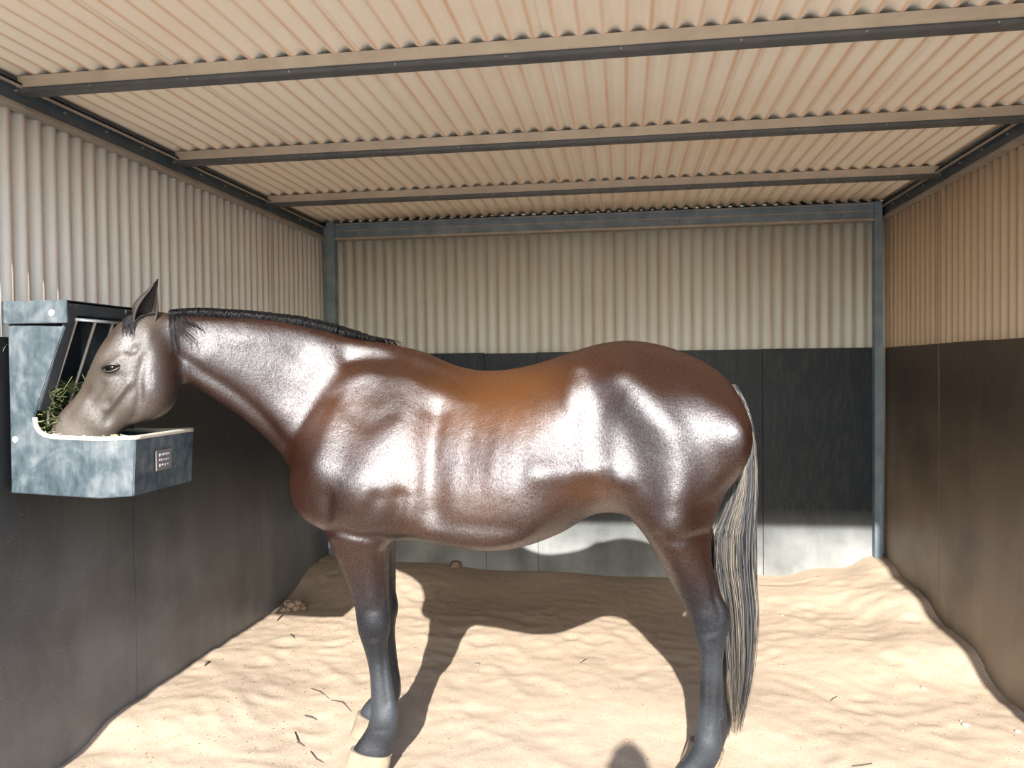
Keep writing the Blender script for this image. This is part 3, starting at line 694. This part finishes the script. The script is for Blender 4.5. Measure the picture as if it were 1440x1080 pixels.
for e in (e1, e2):
    vs = [bm.verts.new(v) for v in e.V]
    zmax = max(v[2] for v in e.V); zmin = min(v[2] for v in e.V)
    for v in vs:
        t = (v.co.z-zmin)/(zmax-zmin); c = .03*(1-t)+.010*t; v[cl] = (c*1.2, c*.95, c*.85, 1)
    fs = []
    for f in e.F:
        try: ff_ = bm.faces.new([vs[i] for i in f]); ff_.smooth = True; fs.append(ff_)
        except ValueError: pass
    bmesh.ops.recalc_face_normals(bm, faces=fs)
bm.to_mesh(body); bm.free()
# eyes
EYE = Mt('eye', (.004, .003, .003), .12, .3).m
LID = Mt('eyelid', (.022, .018, .016), .4, .8).m
c0, n0 = skin(156, 517)
def other(P): return np.array([P[0], 2*hy(165)-P[1], P[2]])
for s in (-1, 1):
    bmx = bmesh.new(); bmesh.ops.create_uvsphere(bmx, u_segments=20, v_segments=12, radius=.0235)
    cs = c0-n0*.0085
    for v in bmx.verts:
        P = cs+np.array([v.co.x*1.1, v.co.y*.75, v.co.z*.62+v.co.x*.1]); v.co = Vector(P if s < 0 else other(P))
    me = bpy.data.meshes.new('eye'); bmx.to_mesh(me); bmx.free(); e = link('eye', me, EYE, horse, True)
    lid = MB()
    for up in (1, -1):
        pts = []
        for i in range(13):
            t = -1.3+2.6*i/12; xx = 11.5*math.sin(t)/math.sin(1.3); yy = -up*(4.0 if up > 0 else 4.6)*math.cos(t)-xx*.16
            sp = skin(156+xx, 517+yy, .0025+.0035*math.cos(t))
            if sp is not None: pts.append(sp[0] if s < 0 else other(sp[0]))
        lid.tube(pts, .0042 if up > 0 else .0028, 8)
    lid.build('eyelid', LID, horse, True)
# hooves
HOOF = m_steel('hoof_horn', (.16, .125, .09), (.33, .26, .19), .8)
def hoof(co, so, y, b0, b1):
    (tx, ty, bx, by), (sx, sy, ex, ey) = co, so
    rows = [(tx, ty, bx, by, y, b0, .5, .9), ((tx*.6+sx*.4), ty*.6+sy*.4, bx*.6+ex*.4, by*.6+ey*.4, y, b0*.6+b1*.4, .48, .88), (sx, sy, ex, ey, y, b1, .46, .85)]
    loft(rows, 28, 3).build('hoof', HOOF, horse, True).data.set_sharp_from_angle(angle=.8)
hoof((493, 1051, 551, 1062), (484, 1084, 546, 1088), YNF, .044, .058)
hoof((503, 1000, 549, 1016), (494, 1030, 546, 1034), YFF, .042, .056)
hoof((943, 1086, 997, 1104), (928, 1119, 988, 1126), YNH, .046, .058)
a = farx((943, 1086), 32)+farx((997, 1104), 32); c = farx((928, 1119), 33)+farx((988, 1126), 33)
hoof(a, c, YFH, .046, .058)
# hair
HAIR = vc_mat('horse_hair', .5, .3)
def top_of(x): return np.interp(x, [230, 262, 288, 350, 380, 420, 455, 490, 520, 545, 575, 600, 625], [440, 437, 437, 441, 444, 449, 457, 466, 474, 477, 482, 492, 503])
def ycen(x): return np.interp(x, [75, 120, 240, 285, 370, 460, 520], [2.55, 2.575, 2.69, 2.76, 2.86, 2.965, 3.0])
paths = []; rad = []; cols = []
for k in range(1500):
    x = 236+(562-236)*random.random()**.9; fade = float(sm(610, 520, x)) if x > 520 else 1.0
    fade = 1-min(1, max(0, (x-460)/110))
    if random.random() > fade+.03: continue
    y0 = ycen(x)
    dp = random.uniform(1, 9)*(.2+.8*fade); P0 = PY(x, top_of(x)+dp+1.5, y0-.016)
    up = random.uniform(.004, .012)*(.15+.85*fade); sw = random.uniform(.01, .05)
    P1 = PY(x+sw*60, top_of(x+sw*60)-1+3.5*(1-fade), y0-.006)+np.array([0, 0, up*.6]); P2 = P1+np.array([random.uniform(.0, .02), .025, up*.2]); P3 = P2+np.array([.01, .03, -.03]); P4 = P3+np.array([.01, .012, -.07*fade])
    paths.append([P0, (P0+P1)/2+np.array([0, -.003, .002]), P1, P2, P3, P4]); rad.append(random.uniform(.0008, .0018)); g_ = random.uniform(.002, .007); cols.append((g_, g_*1.05, g_*1.3))
# strands falling over the near side just behind the ear
for k in range(60):
    gidx = random.choice([0, 1, 1, 2, 3, 3, 4]); gx = [241, 248, 256, 262, 268][gidx]; ex, ey = [(243, 497), (252, 494), (270, 488), (279, 486), (290, 470)][gidx]
    gx += random.gauss(0, 1.2); ex += random.gauss(0, 1.6); ey += random.gauss(0, 4) - (22 if random.random() < .3 else 0)
    tz = top_of(gx)+2; pts = [PY(gx+6, tz-3, ycen(gx)+.004)]
    for i in range(9):
        t = i/8; cx = gx-[4, 8, 16, 17, 14][gidx]*math.sin(math.pi*min(t*1.15, 1))*(1-t*.5)+(ex-gx)*t; cy = tz+(ey-tz)*t
        sp = skin(cx, cy, .003+.004*math.sin(math.pi*t))
        if sp is not None: pts.append(sp[0])
    if len(pts) < 5: continue
    paths.append(pts); rad.append(random.uniform(.0005, .001)); g_ = random.uniform(.003, .008); cols.append((g_, g_, g_*1.25))
b, C = strands(paths, rad, 4, cols); mn = b.build('mane', HAIR, horse, True, fix=False); setcol(mn.data, C); tag(mn, 'short black mane')
# forelock between the ears
paths = []; rad = []; cols = []
for k in range(130):
    x0 = random.uniform(196, 222); s_ = random.uniform(-.03, .015); P0 = PY(x0, 441, YE+s_)
    ex = random.uniform(172, 190); ey = random.uniform(452, 476); off = random.uniform(-.075, -.03)
    pts = [P0]
    for i in range(8):
        t = i/7; cx = x0-10+(ex-x0+10)*(1-(1-t)**1.8); cy = 444+(ey-444)*t**1.5; sp = skin(cx, cy, .004+.004*math.sin(3*t))
        if sp is not None: pts.append(sp[0])
    if len(pts) < 4: continue
    paths.append(pts); rad.append(random.uniform(.0008, .0014)); g_ = random.uniform(.004, .015); cols.append((g_, g_, g_*1.2))
b, C = strands(paths, rad, 4, cols); fo = b.build('forelock', HAIR, horse, True, fix=False); setcol(fo.data, C); tag(fo, 'short dark forelock')
# tail
paths = []; rad = []; cols = []
ysr = [540, 570, 600, 640, 700, 750, 800, 850, 900, 960, 1020, 1050]
xcs = [1030, 1043, 1050, 1051, 1046, 1034, 1034, 1041, 1043, 1042, 1036, 1034]; hws = [4, 8, 9, 12, 19, 29, 29, 26, 23, 17, 9, 6]
for k in range(1300):
    u = random.uniform(-1, 1); yr = random.uniform(-1, 1); end = random.choice([random.uniform(700, 900), random.uniform(880, 1035), random.uniform(940, 1035)]) if abs(u) < .85 else random.uniform(640, 1000)
    st = random.uniform(540, 640); m_ = 15; pts = []; f1 = random.uniform(0, 6.28); am = random.uniform(.5, 2.5)
    fly = random.random() < .03
    for i in range(m_):
        t = i/(m_-1); yy = st+(end-st)*t; ex_ = 1+(.35*t if fly else 0)
        cx = np.interp(yy, ysr, xcs)+u*np.interp(yy, ysr, hws)*ex_+am*.6*math.sin(f1+t*5)+.6*noise.noise(Vector((u*9, t*5, k*.01)))*3
        hyy = math.sqrt(max(0, 1-u*u))*yr*np.interp(yy, ysr, [.03, .038, .035, .035, .05, .06, .065, .06, .055, .05, .03, .02])
        pts.append(PY(cx, yy, YC+hyy-.0))
    paths.append(pts); rad.append(random.uniform(.0007, .0017))
    lt = random.random(); pb_ = .55 if u < .2 else .22
    if lt < pb_: g_ = random.uniform(.55, 1.1); cols.append((.20*g_, .175*g_, .145*g_))
    else: g_ = random.uniform(.5, 2.6); cols.append((.017*g_, .019*g_, .024*g_))
b, C = strands(paths, rad, 4, cols); tl_ = b.build('tail', vc_mat('tail_hair', .45, .6), horse, True, fix=False); setcol(tl_.data, C); tag(tl_, 'long tail of bleached blond and black hairs')

# ------------------------------------------------------------------ litter on the sand
DUNG = m_steel('dry_dung', (.20, .14, .10), (.34, .25, .18), .9)
TWIG = m_steel('dark_straw', (.03, .028, .03), (.09, .07, .06), .8)
STONE = m_steel('pale_stone', (.45, .37, .28), (.62, .54, .44), .85)
def on_sand(px_, py_):
    d = ray(px_, py_); lo, hi = 1.0, 8.0
    for _ in range(40):
        m_ = (lo+hi)/2; P = C3+d*m_
        if P[2] > hz(P[0], P[1]): lo = m_
        else: hi = m_
    return C3+d*lo
def lump(name, loc, r, mat, seed, lab, cat, grp=None, fl_=.75, amp=.35, sub=3):
    bmx = bmesh.new(); bmesh.ops.create_icosphere(bmx, subdivisions=sub, radius=1)
    for v in bmx.verts:
        k = 1+amp*noise.noise(v.co*2.2+Vector((seed*3.3, 0, 0)))+.12*noise.noise(v.co*7+Vector((seed, 0, 0)))
        v.co = Vector((v.co.x*r*k, v.co.y*r*k*.9, v.co.z*r*k*fl_))
    me = bpy.data.meshes.new(name); bmx.to_mesh(me); bmx.free(); o = link(name, me, mat, None, True); o.location = (loc[0], loc[1], loc[2]+r*fl_*.35)
    return tag(o, lab, cat, grp)
v = on_sand(413, 858)
mb_ = empty('dung_heap', tuple(v)); tag(mb_, 'crumbly brown heap of dry dung at the foot of the left wall', 'dung')
for k in range(16):
    r_ = random.uniform(.02, .034); a_ = random.uniform(0, 6.28); d_r = random.uniform(0, .065); hz_ = max(0, .075-d_r)*random.uniform(.2, 1)
    o = lump('clod', (v[0]+math.cos(a_)*d_r, v[1]+math.sin(a_)*d_r, v[2]+hz_+.0), r_, DUNG, k, None, None)
    o.parent = mb_; o.location = Vector(o.location)-Vector(mb_.location)
lump('dung_clod', on_sand(640, 797), .04, DUNG, 31, 'flat dung clod in the horse shadow near the back wall', 'dung')
lump('dung_clod', on_sand(800, 800), .022, DUNG, 33, 'small round dung clod against the back wall below the belly', 'dung')
def twig(a, c, r, lab, mid=None):
    P0, P1 = on_sand(*a), on_sand(*c); M_ = (P0+P1)/2+np.array([0, 0, .002]) if mid is None else on_sand(*mid)
    up = np.array([0, 0, r*.7]); o = MB().tube([P0+up, M_+up*1.4, P1+up], [r*.7, r, r*.5], 6).build('twig', TWIG, None, True); tag(o, lab, 'twig')
twig((438, 969), (463, 983), .0035, 'thin dark twig on the sand left of the foreleg, nearest the left wall', (450, 973))
twig((466, 985), (494, 1001), .003, 'dark curved twig just left of the front pastern', (482, 988))
twig((429, 1007), (446, 1013), .004, 'short dark twig below the two long twigs on the sand', (437, 1009))
twig((415, 1030), (428, 1050), .0035, 'bent dark twig low on the sand at the left', (420, 1045))
twig((437, 1057), (455, 1073), .003, 'thin dark twig at the bottom edge left of the hoof', (445, 1068))
twig((409, 893), (414, 898), .005, 'tiny black chip on the sand below the dung heap', None)
twig((390, 873), (398, 866), .005, 'tiny black chip at the foot of the dung heap', None)
twig((288, 937), (295, 931), .006, 'black chip against the sand edge of the left wall', None)
twig((1168, 986), (1177, 980), .003, 'short dark twig on the sand right of the tail', None)
twig((1198, 1078), (1226, 1074), .003, 'dark twig at the bottom edge right of the tail', (1212, 1077))
twig((816, 933), (825, 927), .0025, 'tiny straw on the bright sand under the belly', None)
lump('stone', on_sand(672, 934), .014, m_steel('grey_stone', (.12, .12, .11), (.2, .2, .18), .8), 5, 'small grey stone on the lit sand behind the foreleg', 'stone', None, .4, .5, 2)
for k, (a_, c_, r_, l_) in enumerate([(1298, 968, .012, 'white stone right of the tail, the larger upper one'), (1358, 1020, .014, 'pale flat stone low in the right part of the sand'), (1352, 1014, .007, 'tiny pale stone touching the flat stone at the right'), (1431, 1029, .012, 'pale stone at the right edge of the picture'), (1336, 922, .008, 'tiny pale stone near the right wall shadow'), (1100, 866, .009, 'small tan stone right behind the tail near the back wall')]):
    lump('stone', on_sand(a_, c_), r_, STONE, 40+k, l_, 'stone', None, .5, .4, 2)
paths = []; cols = []; rad = []
for k in range(1500):
    x = random.uniform(XL+.02, XR-.02); y = random.uniform(2.3, 5.45)
    if random.random() < .5: x = random.gauss(-1.6, .3); 
    if not XL+.02 < x < XR-.02: continue
    z = hz(x, y)+.001; a_ = random.uniform(0, 3.14); L = random.uniform(.003, .012); d = np.array([math.cos(a_), math.sin(a_), 0]); P0 = np.array([x, y, z])
    paths.append([P0, P0+d*L*.5+np.array([0, 0, .001]), P0+d*L]); rad.append(random.uniform(.0006, .0015)); g_ = random.random()
    cols.append((.10, .07, .05) if g_ < .7 else (.6, .5, .36))
b, C = strands(paths, rad, 3, cols); cr = b.build('litter_crumbs', HAYM, None, fix=False); setcol(cr.data, C); tag(cr, 'fine straw and bark crumbs strewn over the sand', 'litter', None, 'stuff')

# ------------------------------------------------------------------ photographer outside the open front (casts the small shadow at the bottom of the picture)
PX0, PY0 = .015, -.365
def jt(p, rr, n=16, sub=5):
    A = catm([tuple(a)+(b,) for a, b in zip(p, rr)], sub); b = MB(); return b.tube([a[:3] for a in A], [a[3] for a in A], n)
def P_(x, y, z): return (PX0+x, PY0+y, z*1.035)
pieces = [jt([P_(0, 0, .93), P_(0, .0, 1.05), P_(0, .0, 1.2), P_(0, -.01, 1.36), P_(0, -.01, 1.44), P_(0, 0, 1.5)], [.145, .13, .14, .155, .11, .062], 24),
          jt([P_(0, 0, 1.46), P_(0, .01, 1.56)], [.058, .056])]
for s_ in (-1, 1):
    pieces += [jt([P_(s_*.1, 0, .96), P_(s_*.11, 0, .82), P_(s_*.11, .01, .52), P_(s_*.115, -.01, .46), P_(s_*.12, -.03, .3), P_(s_*.12, -.02, .09)], [.10, .088, .06, .057, .055, .038]),
               jt([P_(s_*.12, -.05, .045), P_(s_*.125, .04, .05), P_(s_*.13, .14, .025), P_(s_*.132, .19, .02)], [.038, .045, .04, .022]),
               jt([P_(s_*.12, -.01, 1.42), P_(s_*.18, -.01, 1.40), P_(s_*.22, .03, 1.26), P_(s_*.22, .08, 1.16), P_(s_*.16, .18, 1.28), P_(s_*.10, .28, 1.42), P_(s_*.082, .30, 1.47)], [.05, .056, .046, .042, .038, .027, .03])]
    for f in range(4):
        L = [.9, 1.0, .95, .8][f]; zf = 1.475+.021*f
        pieces.append(jt([P_(s_*.085, .305, zf-.01), P_(s_*.082, .335, zf), P_(s_*(.078-.012*L), .352, zf+.002), P_(s_*(.078-.03*L), .350, zf+.002)], [.011, .0095, .0085, .0075], 8, 3))
    pieces.append(jt([P_(s_*.085, .295, 1.485), P_(s_*.07, .31, 1.505), P_(s_*.05, .322, 1.525)], [.012, .010, .009], 8, 3))
hb = MB(); bmx = bmesh.new(); bmesh.ops.create_uvsphere(bmx, u_segments=24, v_segments=16, radius=1)
for v in bmx.verts:
    x, y, z = v.co; w_ = 1-.28*max(0, -z); f_ = max(0, y)
    v.co = Vector(P_(x*.078*w_, .015+y*.098*(1-.12*max(0, -z))+.012*f_*math.exp(-((z+.12)/.22)**2-(x/.18)**2)-.006*f_*math.exp(-((z-.12)/.12)**2), 1.665+z*.122))
hb.V = [tuple(v.co) for v in bmx.verts]; hb.F = [tuple(v.index for v in f.verts) for f in bmx.faces]; bmx.free()
nose = jt([P_(0, .105, 1.675), P_(0, .122, 1.645), P_(0, .115, 1.632)], [.009, .014, .012], 8, 3)
ears = [jt([P_(s_*.074, .01, 1.645), P_(s_*.083, .0, 1.665), P_(s_*.084, -.004, 1.69), P_(s_*.076, .004, 1.70)], [.009, .011, .011, .008], 8, 3) for s_ in (-1, 1)]
pm = union(pieces+[hb, nose]+ears, .0065, 'body'); Vp = get_v(pm); Ep = edges(pm)
hf = (np.hypot(Vp[:, 0]-PX0, 0) < .13) & (Vp[:, 1] > PY0+.25); Vp = smooth(Vp, Ep, 6, np.where(hf | (Vp[:, 2] > 1.60), .25, 1.0), True); set_v(pm, Vp)
person = empty('person', (PX0, PY0, 0)); tag(person, 'person in dark clothes standing outside the open front, arms raised to a phone', 'person')
skin_m = Mt('skin', (.42, .26, .19), .55, .4).m; shirt = m_steel('shirt_cloth', (.03, .05, .09), (.05, .075, .12), .9); jean = m_steel('trouser_cloth', (.03, .03, .035), (.05, .05, .06), .9); shoe = m_steel('shoe_leather', (.05, .035, .025), (.09, .06, .04), .6)
po = link('body', pm, skin_m, person, True)
for m_ in (shirt, jean, shoe): pm.materials.append(m_)
for p_ in pm.polygons:
    c_ = p_.center; fwd = c_.y-PY0
    p_.material_index = 3 if c_.z < .085 else 2 if c_.z < 1.03 else 1 if (c_.z < 1.535 and not (fwd > .255 and c_.z > 1.41)) else 0
hair = MB(); bmx = bmesh.new(); bmesh.ops.create_uvsphere(bmx, u_segments=24, v_segments=16, radius=1)
for v in bmx.verts:
    x, y, z = v.co; k_ = 1.10+.05*noise.noise(v.co*5); v.co = Vector(P_(x*.078*k_, .004+y*.098*k_, 1.675+max(z, -.55+.9*max(0, y))*.125*k_))
me = bpy.data.meshes.new('hair'); bmx.to_mesh(me); bmx.free(); link('hair', me, m_steel('brown_hair', (.03, .018, .01), (.06, .035, .02), .6), person, True)
ph = MB().box(PX0-.078, PX0+.078, PY0+.335, PY0+.343, 1.535, 1.61); pho = ph.build('phone', m_steel('phone_case', (.02, .02, .022), (.03, .03, .032), .3), None, bevel=.003)
tag(pho, 'thin dark phone held sideways in the photographer hands', 'phone')
